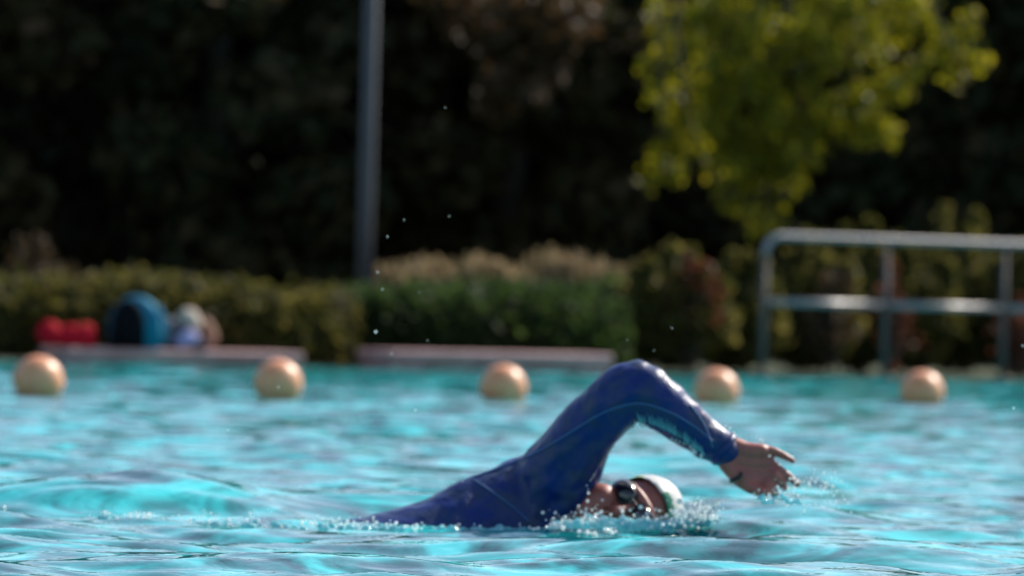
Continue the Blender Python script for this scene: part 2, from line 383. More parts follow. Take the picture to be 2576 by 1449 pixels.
# sunlit maple: trunk stands right of the frame, limbs reach in above, sprays droop into view
MY = 47.5
mb = P(2950, 780, MY+.8); mb.z = .03
mt = empty('maple_tree', mb, 'tree with backlit yellow-green leaves drooping into the top right of the photo', 'tree')
trunk_parts(mt, mb, 5.5, .24, (-.3, 0), 4, .5)
SPR = [  # px, py, radius px, leaves, depth spread
 (1660, 30, 60, 60, .3), (1700, 110, 70, 95, .3), (1665, 200, 65, 100, .3), (1720, 215, 70, 100, .3), (1690, 300, 60, 100, .3), (1760, 260, 60, 90, .35),
 (1665, 370, 42, 60, .25), (1745, 350, 55, 95, .3), (1790, 400, 45, 70, .25), (1700, 420, 32, 32, .2), (1622, 462, 13, 5, .1), (1740, 20, 55, 60, .3),
 (1805, 60, 60, 100, .3), (1815, 150, 60, 110, .3), (1812, 240, 60, 110, .3), (1800, 330, 50, 90, .3), (1835, 390, 50, 80, .3), (1780, 10, 60, 90, .3), (1860, 60, 90, 170, .8), (1900, 170, 90, 200, .9), (1950, 280, 90, 200, .9), (1880, 340, 80, 170, .8), (1990, 80, 100, 200, .9), (2090, 160, 90, 180, .9),
 (1860, 440, 60, 90, .4), (1925, 430, 60, 110, .5), (1990, 390, 60, 110, .5), (1850, 500, 35, 34, .3), (1900, 545, 32, 30, .25), (1950, 540, 30, 32, .25), (1895, 575, 16, 6, .1),
 (2050, 300, 80, 150, .8), (2150, 250, 70, 110, .6), (2045, 410, 30, 24, .2), (2000, 470, 30, 22, .2), (2110, 330, 45, 50, .3), (2180, 320, 40, 55, .2), (2235, 335, 34, 45, .2),
 (2200, 120, 80, 110, .6), (2270, 60, 70, 80, .5), (2280, 180, 60, 70, .4), (2320, 30, 60, 60, .3), (2250, 250, 45, 40, .3), (2350, 110, 40, 42, .25), (2400, 100, 38, 45, .2), (2430, 160, 32, 40, .2), (2400, 180, 28, 24, .2),
 (2130, 20, 80, 100, .8), (2430, 75, 20, 10, .1), (2450, 10, 45, 25, .2)]
pts = []; bm = bmesh.new()
for px, py, rp, n_, dy in SPR:
    px += 8 if px < 1800 else 0
    yy = MY + (1.15 if px < 1800 else (.5 if px > 2230 else -.35)); dy = min(dy, .4)
    c = P(px, py, yy); rr = S_(rp, yy); 
    nsub = max(1, int(n_/13))
    for cc in blob(nsub, c, (rr*.95, dy*1.4, rr*.95), .6): pts.append(blob(19, cc, (.135, .12, .15), .42))
rr_ = [(P(1720, -260, MY), P(1700, 60, MY), P(1740, 330, MY), P(1790, 410, MY)), (P(1950, -300, MY+.3), P(1920, 80, MY+.2), P(1900, 330, MY), P(1930, 540, MY)),
       (P(2150, -260, MY), P(2120, 60, MY), P(2180, 250, MY), P(2220, 330, MY)), (P(2330, -200, MY), P(2350, 30, MY), P(2420, 150, MY)), (P(1950, -300, MY+.3), P(2000, 200, MY), P(2030, 400, MY)),
       (P(1720, -260, MY), P(1660, 60, MY), P(1670, 350, MY))]
top = mb + Vector((-.2, 0, 4.6))
for c in rr_: tube(bm, [top, (top+c[0])/2+Vector((0, 0, .5))] + list(c), [.07, .05, .03] + [.018, .012, .008, .005][:len(c)-1], 7)
link('drooping_branch', bmmesh('drooping_branch', bm), bark, mt)
for c, r3, n_ in (((mb.x-.6, mb.y+.4, 5.4), (1.5, 1.3, 1.0), 900), ((mb.x-2.2, mb.y+.5, 5.0), (1.6, 1.2, .7), 1000), ((mb.x-3.6, mb.y+.3, 4.75), (1.4, 1., .5), 500), ((mb.x+1, mb.y, 5), (1.4, 1.4, 1.2), 700)):
    pts.append(blob(n_, c, r3, .45))
shade_c = P(1950, 230, MY+.2) + SUN*1.35; pts.append(blob(1300, shade_c, (.6, .6, .6), .6))  # extra leaf clump added on the sun side to shade the middle sprays
leaves('crown', np.concatenate(pts), .076, mapl, mt, droop=.9, elong=1.15)
# hedges -----------------------------------------------------------
def hedge(name, x0, x1, t0, depth, H, m, n_, size, label, cat='hedge', wob=.06, group=None, plume=None, roundend=.2):
    s0, s1 = edge_at(x0, t0), edge_at(x1, t0); c = (s0+s1)/2; L = s1-s0
    o = empty(name, st(c, t0+depth/2, .03), label, cat, group)
    # core
    bm = bmesh.new(); A = 40; g = []
    for a in range(A+1):
        q = a/A; s = s0+.08 + (L-.16)*q; e_ = min(1, min(q, 1-q)*L/roundend); e_ = math.sqrt(max(0, 1-(1-e_)**2))*.9+.1
        hh = (H-.05-wob)*(.55+.45*e_)*(1+.08*noise.noise(Vector((s*1.7, t0, 2)))); dd = depth*.42*e_
        sec = []
        for (u_, z_) in ((-1, 0), (-1.02, .4), (-.85, .72), (-.45, .93), (0, 1), (.45, .93), (.85, .72), (1.02, .4), (1, 0)):
            sec.append(bm.verts.new(st(s, t0+depth/2+u_*dd, .03+z_*hh)))
        g.append(sec)
    for a in range(A):
        for k in range(8): bm.faces.new((g[a][k], g[a+1][k], g[a+1][k+1], g[a][k+1]))
    bm.faces.new(g[0]); bm.faces.new(g[-1][::-1])
    link('twigs', bmmesh('twigs', bm), core_m, o)
    q = rng.uniform(0, 1, n_); s = s0+L*q; ef = np.clip(np.minimum(q, 1-q)*L/roundend, 0, 1); ef = np.sqrt(1-(1-ef)**2)*.9+.1
    wv = np.array([noise.noise(Vector((a*1.9, t0*3, 0))) + .6*noise.noise(Vector((a*6, t0*3, 4))) for a in s])
    hh = H*(.6+.4*ef)*(1+wv*wob/H*1.6); ang = rng.uniform(0, math.pi, n_); 
    uu = np.cos(ang); zz = np.sin(ang)**.55; uu = np.sign(uu)*np.abs(uu)**.7
    zz = np.where(rng.uniform(size=n_) < .55, rng.uniform(.05, 1, n_), zz); uu = np.where(zz < .97, np.sign(uu+1e-9)*np.clip(1-zz**4, .0, 1)**.45*(1-.14*rng.uniform(size=n_)), uu)
    jit = rng.normal(0, .025, (n_, 3))
    v = np.array([st(a, t0+depth/2+b_*depth*.5*c_, .03+z_*h_) for a, b_, c_, z_, h_ in zip(s, uu, ef, zz, hh)]) + jit
    leaves('foliage', v, size, m, o, droop=-.5)
    return o, s0, s1
hedge('low_hedge', -200, 960, .62, .9, .54, hedg, 15000, .055, 'low clipped olive hedge behind the backpack, left of the grey pole', wob=.10, group='clipped hedges beyond the pool', roundend=1.0)
hedge('low_hedge', 930, 1650, .75, 1.0, .53, hedgg, 11000, .055, 'low clipped dark green hedge behind the bare stone slab, right of the grey pole', wob=.08, roundend=1.0, group='clipped hedges beyond the pool')
hedge('low_hedge', 900, 1660, 2.2, .9, .60, hedgg, 7000, .06, 'bright green hedge top showing over the dark green hedge, below the pale plumes', wob=.09, group='clipped hedges beyond the pool')
# pale plume grasses
def plumes(px, py, Y, label, n_=16, w_=.2, red=None, hsp=.10, m=None, stem=None):
    topp = P(px, py, Y); base = Vector((topp.x, Y, .03)); H = topp.z-.03
    o = empty('plume_grass', base, label, 'ornamental grass', 'pale plumed grasses behind the green hedge')
    bm = bmesh.new(); pp = []
    for k in range(n_):
        a = random.uniform(0, 6.28); q = random.uniform(.2, 1); hh = H*(1-random.uniform(0, .28)); e_ = base + Vector((math.cos(a)*w_*q, math.sin(a)*w_*q, hh))
        tube(bm, [base+Vector((math.cos(a)*.04, math.sin(a)*.04, 0)), (base+e_)/2 + Vector((-math.cos(a)*.03, 0, .06)), e_], [.006, .005, .003], 5)
        pp.append(blob(34, e_-Vector((0, 0, hsp*.8)), (.03, .03, hsp), .6))
    link('stem', bmmesh('stem', bm), hedgg, o); leaves('plume', np.concatenate(pp), .035, m or flw, o, droop=-1.5, elong=2.)
    pp = [blob(260, base+Vector((0, 0, H*.4)), (w_*1.1, w_*1.1, H*.42), .6)]
    leaves('blade', np.concatenate(pp), .07, hedgg, o, droop=-2, elong=3)
PL = [(1010, 655, 'leftmost of the pale plumed grasses, just right of the grey pole'), (1075, 648, 'second pale plumed grass from the left, in the low run behind the green hedge'),
      (1145, 652, 'third pale plumed grass from the left, in the low run behind the green hedge'), (1225, 640, 'fourth pale plumed grass from the left, before the gap in front of the dark tree'),
      (1300, 662, 'fifth pale plumed grass from the left, lowest of the run'), (1395, 628, 'tall pale plumed grass with two peaks, left of its neighbour of like height'),
      (1440, 630, 'tallest pale plumed grass right of centre, above the middle of the bare slab'), (1540, 648, 'lone pinkish plumed grass at the right end of the green hedge')]
for px, py, lb in PL: plumes(px, py, 43.3+(px-1250)*.0025, lb, 34, .22)
# bushes on the right and left
def bush(px, top, Y, w_, m, n_, label, size=.06, name='shrub', group='loose shrubs behind the railing', spires=7, cat='shrub', depth=.34):
    Y = Y - 5.2 + (px-1700)*.0006 if px > 1000 else Y - 3.5
    tp = P(px, top, Y); H = tp.z-.03; base = Vector((tp.x, Y, .03)); o = empty(name, base, label, cat, group)
    W = S_(w_, Y)/2*(1.22 if w_ > 120 else 1); pts = [blob(int(n_*.5), base+Vector((0, 0, H*.36)), (W, depth, H*.38), .35)]
    bm = bmesh.new()
    for k in range(spires):
        x = -W*.85 + 1.7*W*k/max(1, spires-1) + random.uniform(-.05, .05); hh = H*(1-.28*abs(x/W)**1.5)*random.uniform(.82, 1.02); y = random.uniform(-.2, .2)*depth*2
        tube(bm, [base+Vector((x*.3, y*.3, 0)), base+Vector((x*.8, y, hh*.5)), base+Vector((x, y, hh*.95))], [.02, .013, .005], 6)
        m_ = int(n_*.5/spires); z = rng.uniform(.3, 1, m_); tap = (1.08-z)**.6
        pts.append(np.stack([base.x+x+rng.normal(0, .085, m_)*tap, base.y+y+rng.normal(0, .085, m_)*tap, .03+z*hh], -1))
    link('stem', bmmesh('stem', bm), bark, o)
    leaves('foliage', np.concatenate(pts), size, m, o, droop=-.5)
    bm = bmesh.new(); ball(bm, base+Vector((0, 0, H*.3)), (W*.6, depth*.45, H*.27)); 
    for q in bm.verts: q.co += Vector((1, 1, 1))*.06*noise.noise(q.co*4)
    link('twigs', bmmesh('twigs', bm), core_m, o)
    return o
bush(1700, 590, 46.8, 220, shrb, 4420, 'olive shrub left of the railing, beneath the lowest hanging leaves', group='loose shrubs behind the railing')
bush(1850, 610, 47.3, 220, shrb, 4420, 'olive shrub behind the left end post of the railing')
bush(2030, 580, 48.2, 230, shrb, 4420, 'olive shrub behind the first bay of the railing')
bush(2165, 520, 48.8, 150, shrb, 3740, 'narrow olive shrub peaking above the top rail near its second post', spires=4)
bush(2300, 560, 48.8, 190, shrb, 3910, 'olive shrub seen through the second bay of the railing')
bush(2420, 490, 49.4, 190, shrb, 4420, 'tallest olive shrub, its spires standing above the top rail at the right', spires=5)
bush(2580, 600, 49.2, 200, shrb, 3910, 'olive shrub behind the rightmost post of the railing')
bush(2700, 560, 49.6, 200, shrb, 3060, 'olive shrub at the very right edge beyond the last post')
bush(90, 575, 48.0, 190, brn, 1800, 'brownish shrub rising behind the olive hedge at the far left', group='bronze shrubs', spires=5)
bush(1745, 500, 46.6, 80, redl, 260, 'small red leaved shrub glimpsed under the hanging branches', group='red leaved shrubs', spires=2, size=.06, depth=.1)
bush(2250, 615, 46.9, 50, redl, 240, 'thin red leaved shrub right behind the second railing post', group='red leaved shrubs', spires=2, size=.055, depth=.1)
bush(2560, 720, 47.3, 90, redl, 240, 'low dark red shrub at the right edge behind the middle rail', group='red leaved shrubs', spires=3, size=.055, depth=.1)
bush(2095, 560, 47.6, 60, brn, 300, 'bronze leaved shrub poking over the top rail left of the second post', group='bronze shrubs', spires=2, depth=.15)
# ------------------------------------------------------------------ bags on the slab
def on_slab(px, t=.25):
    s = edge_at(px, t); return st(s, t, .111)
blue = mat('blue nylon', (.005, .12, .20), .65, noise_scale=8, col2=(.008, .19, .30), spec=.15, bump=.003, bump_scale=20)
blk = mat('black nylon', (.003, .003, .005), .8, spec=.1, bump=.003, bump_scale=20)
redf = mat('red fabric', (.36, .004, .012), .8, noise_scale=10, col2=(.48, .008, .02), bump=.012, bump_scale=9, spec=.1)
p0 = on_slab(342, .2)
bk = empty('backpack', p0, 'standing blue and black backpack on the left stone slab', 'backpack')
def arch(w_, d_, h_, off=0, n=14, x0=0.):
    bm = bmesh.new(); fr = []; 
    prof = [(-w_, 0)] + [(-w_*math.cos(a)*(1 if a < .01 else 1), h_*.42 + h_*.58*math.sin(a)) for a in [math.pi*k/n for k in range(n+1)]] + [(w_, 0)]
    rings = []
    for yy, sc in ((-d_, .86), (-d_*.75, 1), (d_*.75, 1), (d_, .9)):
        rings.append([bm.verts.new(p0 + Vector((x0+x*sc, yy+off, z*(.97 if sc < 1 else 1)))) for x, z in prof])
    for a, b_ in zip(rings, rings[1:]):
        for k in range(len(prof)-1): bm.faces.new((a[k], a[k+1], b_[k+1], b_[k]))
        bm.faces.new((a[-1], a[0], b_[0], b_[-1]))
    bm.faces.new(rings[0][::-1]); bm.faces.new(rings[-1]); return bm
link('main_compartment', bmmesh('b', arch(.18, .12, .365)), blue, bk)
link('front_pocket', bmmesh('b', arch(.12, .05, .34, -.14, x0=-.045)), blk, bk)  # black pocket pushed left, standing in for the shaded blue side
bm = bmesh.new(); tube(bm, [p0+Vector((-.03, .02, .36)), p0+Vector((-.02, .02, .39)), p0+Vector((.03, .02, .39)), p0+Vector((.04, .02, .36))], .009, 8); link('top_handle', bmmesh('b', bm), blk, bk)
bm = bmesh.new(); tube(bm, [p0+Vector((.15, -.06, .3)), p0+Vector((.21, -.1, .2)), p0+Vector((.2, -.12, .05)), p0+Vector((.15, -.12, .01))], .014, 8); link('shoulder_strap', bmmesh('b', bm), blue, bk)
bm = bmesh.new(); tube(bm, [p0+Vector((-.06, -.172, .05)), p0+Vector((-.06, -.172, .2)), p0+Vector((0, -.172, .26)), p0+Vector((.05, -.172, .2))], .004, 6); link('zip', bmmesh('b', bm), blk, bk)
def lump(name, px, t, pieces, m, label, cat, amp=.02, fr=9, vox=.012, group=None, part='cloth'):
    c0 = on_slab(px, t); bm = bmesh.new()
    for (dx, dy, dz, rx, ry, rz) in pieces: ball(bm, c0+Vector((dx, dy, dz)), (rx, ry, rz))
    me = remesh(name, bm, vox, 3)
    for q in me.vertices:
        d = noise.noise_vector(q.co*fr); q.co += d*amp
        if q.co.z < c0.z: q.co.z = c0.z
    o = link(name, me, m); return tag(o, label, cat, group)
lump('sports_bag', 172, .2, [(-.12, 0, .09, .09, .08, .09), (0, 0, .075, .14, .08, .075), (.12, 0, .08, .08, .07, .09), (.0, -.03, .05, .19, .07, .05)], redf, 'slumped red cloth bag on the left end of the stone slab', 'bag', .022, 10)
cream = mat('cream towel', (.50, .40, .31), .9, bump=.01, bump_scale=30)
lil = mat('lilac cloth', (.38, .33, .56), .8, bump=.01, bump_scale=20)
gry = mat('grey cloth', (.09, .085, .10), .85, bump=.01, bump_scale=20)
tanm = mat('tan cloth', (.22, .11, .07), .85, bump=.01, bump_scale=20)
navy = mat('navy cloth', (.012, .012, .025), .8, bump=.01, bump_scale=20)
lump('jacket', 438, .3, [(-.02, 0, .08, .13, .1, .09), (-.05, .04, .17, .07, .06, .06), (.08, .02, .1, .09, .1, .1)], gry, 'crumpled dark grey jacket in a heap beside the backpack', 'clothing', .02)
lump('towel', 474, .28, [(0, -.02, .23, .075, .07, .06), (.03, -.03, .19, .07, .06, .05)], cream, 'cream towel bunched on top of the clothes heap', 'towel', .015)
lump('folded_cloth', 478, .1, [(0, 0, .08, .065, .05, .055), (-.05, 0, .05, .06, .04, .04)], lil, 'pale lilac cloth at the front of the clothes heap', 'clothing', .012)
lump('pouch', 508, .06, [(.0, 0, .04, .075, .05, .035)], navy, 'small navy pouch lying on the slab under the lilac cloth', 'pouch', .01)
lump('shorts', 526, .32, [(0, 0, .1, .06, .08, .1), (-.03, 0, .17, .06, .07, .06)], tanm, 'tan brown shorts at the right side of the clothes heap', 'clothing', .015)
# ------------------------------------------------------------------ swimmer
def YB(px): return 12.1 + .3*((px-1300)*12.1/FPX)
X0 = P(1300, 1330, 12.1); root = empty('person', (X0.x, X0.y, 0), 'swimmer in a blue long sleeve suit doing front crawl with one arm raised', 'person')
skin = mat('skin', (.25, .070, .054), .48, noise_scale=30, col2=(.33, .092, .068), bump=.0012, bump_scale=70)
skin.node_tree.nodes['Principled BSDF'].inputs['Subsurface Weight'].default_value = .15
skin.node_tree.nodes['Principled BSDF'].inputs['Subsurface Radius'].default_value = (.02, .006, .003)
suit = mat('wet blue suit', (.002, .019, .125), .42, noise_scale=26, col2=(.020, .036, .09), bump=.007, bump_scale=22, coat=.06, sheen=0, spec=.22)
seamm = mat('suit seam', (.03, .10, .25), .5)
ARM = [(1380, 1262, 12.12, .108), (1408, 1196, 12.08, .090), (1448, 1124, 12.03, .072), (1488, 1070, 12.0, .0655), (1538, 1018, 11.97, .062), (1575, 982, 11.96, .059), (1600, 976, 11.96, .0555),
       (1632, 996, 11.96, .056), (1668, 1022, 11.96, .053), (1718, 1058, 11.97, .047), (1768, 1098, 11.98, .041), (1812, 1124, 11.99, .036), (1822, 1132, 11.99, .034)]
TOR = [(1452, 1272, .09, .06), (1430, 1218, .14, .10), (1395, 1168, .18, .12), (1340, 1146, .20, .13), (1268, 1165, .20, .135), (1186, 1201, .185, .14), (1110, 1240, .165, .145), (1048, 1269, .15, .15), (977, 1293, .135, .155),
       (900, 1312, .125, .16), (800, 1325, .115, .165), (700, 1340, .11, .17), (600, 1344, .105, .17), (520, 1344, .10, .165)]
def torso(bm, grow):
    prev = None; n_ = 28
    for px, tp, hh, hd in TOR:
        Y = YB(px)+.03; t_ = P(px, tp, Y); c = Vector((t_.x, t_.y, t_.z-hh))
        rg = [bm.verts.new(c + Vector((0, (hd+grow)*math.cos(a), (hh+grow)*math.sin(a)))) for a in [2*math.pi*k/n_ for k in range(n_)]]
        if prev:
            for k in range(n_): bm.faces.new((prev[k], prev[(k+1) % n_], rg[(k+1) % n_], rg[k]))
        else: bm.faces.new(rg)
        prev = rg
    bm.faces.new(prev[::-1])
def limbs(bm, grow, body):
    a = [(P(px, py, Y), r+grow) for px, py, Y, r in ARM]
    if body: a = a[:-1] + [(P(1826, 1134, 11.99), .031)]
    chain(bm, a)
    for sgn in (-1, 1):   # legs trailing just under the surface
        hp = P(560, 1330, YB(560)); hy = hp.y + sgn*.09; z0 = -.078 if sgn < 0 else -.12
        L = [(Vector((hp.x+.12, hy, -.09)), .088), (Vector((hp.x-.06, hy, z0-.010)), .080), (Vector((hp.x-.34, hy-.06, z0+.016)), .058), (Vector((hp.x-.60, hy-.12, z0-.045)), .054), (Vector((hp.x-.86, hy-.2, z0-.07)), .036)]
        chain(bm, [(p, r+grow) for p, r in L])
        if body: chain(bm, [(L[-1][0], .034), (L[-1][0]+Vector((-.1, -.02, -.02)), .035), (L[-1][0]+Vector((-.2, -.04, -.06)), .02)])
    # far arm stretched forward under water
    sh = P(1400, 1330, 12.25); sh.z = -.2
    L = [(sh, .07), (sh+Vector((.28, .12, -.06)), .048), (sh+Vector((.52, .2, -.1)), .032)]
    chain(bm, [(p, r+grow) for p, r in L])
    if body: chain(bm, [(L[-1][0], .03), (L[-1][0]+Vector((.09, .03, -.02)), .034), (L[-1][0]+Vector((.17, .05, -.03)), .012)])
# head frame
HF = Vector((-.05, -.93, .36)).normalized(); HC = Vector((.80, 0, .58)); HC = (HC - HF*HC.dot(HF)).normalized(); HR = HF.cross(HC)
HM = Matrix((HR, HF, HC)).transposed(); HO = P(1593, 1306, 12.10)
def H_(r, f_, c): return HO + HM @ Vector((r, f_, c))
bm = bmesh.new(); torso(bm, -.006); limbs(bm, -.006, True)
for c, rr in (((0, -.012, .028), (.074, .092, .084)), ((0, .018, -.035), (.061, .068, .080)), ((0, .056, -.094), (.027, .026, .022)), ((0, .080, .027), (.05, .013, .012)),
              ((0, .088, -.067), (.023, .011, .006)), ((0, .086, -.078), (.021, .011, .007)), ((.079, -.012, -.008), (.009, .017, .031)), ((-.079, -.012, -.008), (.009, .017, .031)),
              ((.036, .060, -.034), (.028, .026, .028)), ((-.036, .060, -.034), (.028, .026, .028)), ((.047, .012, -.07), (.022, .04, .025)), ((-.047, .012, -.07), (.022, .04, .025))):
    ball(bm, H_(*c), rr, HM)
chain(bm, [(H_(0, .082, .006), .008), (H_(0, .098, -.020), .010), (H_(0, .110, -.040), .0125)])
for q in (-1, 1): ball(bm, H_(q*.013, .098, -.042), .009)
chain(bm, [(H_(.045, .03, -.06), .034), (P(1512, 1262, 12.05), .040), (P(1482, 1290, 12.06), .042), (P(1440, 1310, 12.1), .05)])
chain(bm, [(H_(0, -.03, -.03), .062), (H_(0, -.045, -.10), .060), (P(1432, 1330, 12.12), .075)])
# hand: palm slab plus five fingers
HY = 11.99
palm = [(P(1838, 1126, HY), .026), (P(1878, 1136, HY-.004), .021), (P(1915, 1136, HY-.006), .017)]
chain(bm, palm)
chain(bm, [(P(1835, 1150, HY), .027), (P(1880, 1165, HY), .023), (P(1932, 1166, HY), .017)])
chain(bm, [(P(1832, 1162, HY), .024), (P(1875, 1190, HY), .023), (P(1922, 1194, HY), .018)])
chain(bm, [(P(1830, 1168, HY-.006), .020), (P(1862, 1200, HY-.012), .022), (P(1900, 1212, HY-.006), .018), (P(1915, 1212, HY), .016)])
FG = [[(1916, 1130, 0, .0105), (1950, 1137, -.004, .0085), (1975, 1149, -.004, .0075), (1994, 1160, 0, .0062)],          # little
      [(1928, 1162, 0, .0108), (1958, 1180, -.008, .0090), (1984, 1199, -.008, .0080), (2006, 1219, -.002, .0068)],       # ring
      [(1926, 1182, 0, .0115), (1950, 1198, -.018, .0100), (1966, 1214, -.012, .009), (1972, 1228, .004, .0075)],        # middle, bent
      [(1915, 1202, 0, .0115), (1934, 1220, -.02, .0100), (1946, 1236, -.02, .009), (1950, 1246, -.008, .0078)],         # index, bent
      [(1860, 1206, -.008, .016), (1888, 1226, -.022, .0135), (1912, 1236, -.03, .011), (1928, 1239, -.034, .009)]]      # thumb
for fg in FG: chain(bm, [(P(a, b_, HY+c), r*1.12) for a, b_, c, r in fg], 14)
body = link('body', remesh('body', bm, .0036, 3), skin, root)
bm = bmesh.new(); torso(bm, .004); limbs(bm, .003, False)
chain(bm, [(P(1440, 1305, 12.13), .062), (P(1420, 1330, 12.12), .08)])
sm = remesh('swimsuit', bm, .0045, 16)
NR = [q.normal.copy() for q in sm.vertices]
for q, nr_ in zip(sm.vertices, NR):   # folds
    c = q.co.copy(); nf = noise.noise(Vector((c.x*9+c.z*7, c.y*9, (c.z-c.x)*26)))*.0045 + noise.noise(c*14)*.0038 + noise.noise(c*38)*.0018; q.co = c + nr_*nf
sm.update()
suit_o = link('swimsuit', sm, suit, root)
bvh = BVHTree.FromPolygons([v.co for v in sm.vertices], [p.vertices for p in sm.polygons])
def onsuit(px, py, lift=.0015):
    r = ray(px, py); h = bvh.ray_cast(CAMP, r)
    return (h[0] + h[1]*lift) if h[0] else P(px, py, 12)
def resample(pts, n=60):
    pts = [Vector((*p, 0)) for p in pts]; out = []
    for k in range(n):
        q = k/(n-1)*(len(pts)-1); i_ = min(int(q), len(pts)-2); t_ = q-i_
        p0_, p1, p2, p3 = pts[max(0, i_-1)], pts[i_], pts[i_+1], pts[min(len(pts)-1, i_+2)]
        out.append(.5*((2*p1) + (p2-p0_)*t_ + (2*p0_-5*p1+4*p2-p3)*t_*t_ + (3*p1-p0_-3*p2+p3)*t_**3))
    return out
for sp_ in ([(1188, 1203), (1260, 1178), (1350, 1140), (1430, 1092), (1500, 1048), (1560, 1022), (1620, 1016), (1690, 1040), (1750, 1076), (1795, 1112)], [(1188, 1206), (1240, 1240), (1290, 1278), (1330, 1312)], [(1736, 1020), (1765, 1060), (1782, 1095), (1792, 1125)]):
    bm = bmesh.new(); tube(bm, [onsuit(a.x, a.y) for a in resample(sp_)], .0019, 8); s_o = link('seam', bmmesh('seam', bm), seamm, suit_o)
    s_o.matrix_parent_inverse = Matrix.Translation(-Vector(root.location)) if False else Matrix.Identity(4)
# cuff
bm = bmesh.new(); wr0, wr1 = P(1812, 1124, 11.99), P(1824, 1133, 11.99); ax = (wr1-wr0).normalized()
tube(bm, [wr0, wr0+ax*.006, wr0+ax*.014, wr0+ax*.018], [.0395, .0415, .0415, .038], 28); c_ = link('cuff', bmmesh('cuff', bm), suit, suit_o); c_.matrix_parent_inverse = Matrix.Identity(4)
# cap
white = mat('white rubber', (.54, .53, .50), .3, bump=.0015, bump_scale=30)
green = mat('green rubber', (.01, .16, .09), .3, bump=.0015, bump_scale=30)
lime = mat('lime rubber', (.45, .55, .08), .3)
bm = bmesh.new(); bmesh.ops.create_uvsphere(bm, u_segments=64, v_segments=40, radius=1)
def capf(c): return c.z - (.018 + .62*(c.y+.012))
cr = (.0805, .098, .0905)
for q in bm.verts: q.co = Vector((q.co.x*cr[0], q.co.y*cr[1]-.012, q.co.z*cr[2]+.028))
bmesh.ops.bisect_plane(bm, geom=bm.verts[:]+bm.edges[:]+bm.faces[:], plane_co=(0, -.012, .018), plane_no=Vector((0, -.62, 1)).normalized(), clear_inner=True)
for q in bm.verts: q.co += q.co.normalized()*.0012*noise.noise(q.co*45)
for f_ in bm.faces:
    c = f_.calc_center_median(); d = capf(c); f_.material_index = 0
    if d < .024 and c.x < -.005: f_.material_index = 1
    if d < .012 and c.x > .055: f_.material_index = 2
for q in bm.verts: q.co = HO + HM @ q.co
me = bmmesh('swim_cap', bm); cap = link('swim_cap', me, [white, green, lime], root)
md = cap.modifiers.new('t', 'SOLIDIFY'); md.thickness = .0015
# goggles
gl = mat('dark goggle lens', (.006, .006, .009), .12, spec=.6, coat=.5); rub = mat('black rubber', (.01, .01, .012), .5)
bm = bmesh.new(); chain(bm, [(H_(-.012, .096, .004), .004), (H_(0, .1, .005), .0035), (H_(.012, .096, .004), .004)]); gg = link('goggles', bmmesh('goggles', bm), rub, root)
for q in (-1, 1):
    bm = bmesh.new(); Mx = HM @ Matrix.Rotation(-q*R(24), 3, 'Z'); ball(bm, H_(q*.040, .078, .006), (.0355, .020, .0245), Mx)
    o = link('lens', bmmesh('lens', bm), gl, gg); o.matrix_parent_inverse = Matrix.Identity(4)
    bm = bmesh.new(); pts = []
    for k in range(33): a = 2*math.pi*k/32; pts.append(H_(q*.040, .078, .006) + Mx @ Vector((.0355*math.cos(a), -.001, .0255*math.sin(a))))
    tube(bm, pts, .0042, 8, False); o = link('gasket', bmmesh('gasket', bm), rub, gg); o.matrix_parent_inverse = Matrix.Identity(4)
bm = bmesh.new(); pts = []
for k in range(41):
    a = math.pi*(-.22 + 1.44*k/40); pts.append(H_(.084*math.cos(a), -.012 - .100*math.sin(a), .006+.03*max(0, math.sin(a))))
tube(bm, pts, .0042, 8); o = link('strap', bmmesh('strap', bm), rub, gg); o.matrix_parent_inverse = Matrix.Identity(4)
# strap at the heel of the hand
bb = BVHTree.FromPolygons([v.co for v in body.data.vertices], [p.vertices for p in body.data.polygons])
bm = bmesh.new(); pts = []
for a in resample([(1836, 1213), (1848, 1206), (1860, 1199), (1866, 1190)], 14):
    r = ray(a.x, a.y); h = bb.ray_cast(CAMP, r); pts.append(h[0]+h[1]*.001 if h[0] else P(a.x, a.y, HY-.02))
tube(bm, pts, [.003]+[.0048]*12+[.003], 8); link('wrist_band', bmmesh('wrist_band', bm), rub, root)
# ------------------------------------------------------------------ spray
drop = bpy.data.materials.new('water drops'); drop.use_nodes = True; b = drop.node_tree.nodes['Principled BSDF']
n_ = drop.node_tree; b.inputs['Base Color'].default_value = (.9, .93, .93, 1); b.inputs['Roughness'].default_value = .12; b.inputs['Coat Weight'].default_value = 1
_t = n_.nodes.new('ShaderNodeBsdfTranslucent'); _t.inputs[0].default_value = (.95, .95, .93, 1); _m = n_.nodes.new('ShaderNodeMixShader'); _m.inputs[0].default_value = .55
n_.links.new(b.outputs[0], _m.inputs[1]); n_.links.new(_t.outputs[0], _m.inputs[2]); n_.links.new(_m.outputs[0], n_.nodes['Material Output'].inputs[0])
_b = bmesh.new(); bmesh.ops.create_icosphere(_b, subdivisions=2, radius=1); IV = np.array([v.co[:] for v in _b.verts]); IF = np.array([[v.index for v in f.verts] for f in _b.faces]); _b.free()
def drops(name, pos, rad, label, stretch=None):
    pos = np.array([p[:] for p in pos]); rad = np.asarray(rad); n_ = len(pos)
    st_ = np.ones((n_, 3)) if stretch is None else np.asarray(stretch)
    v = (pos[:, None] + IV[None]*rad[:, None, None]*st_[:, None]).reshape(-1, 3); f = (np.arange(n_)[:, None, None]*len(IV) + IF[None]).reshape(-1, 3)
    return tag(link(name, npmesh(name, v, f), drop), label, 'water spray', kind='stuff')
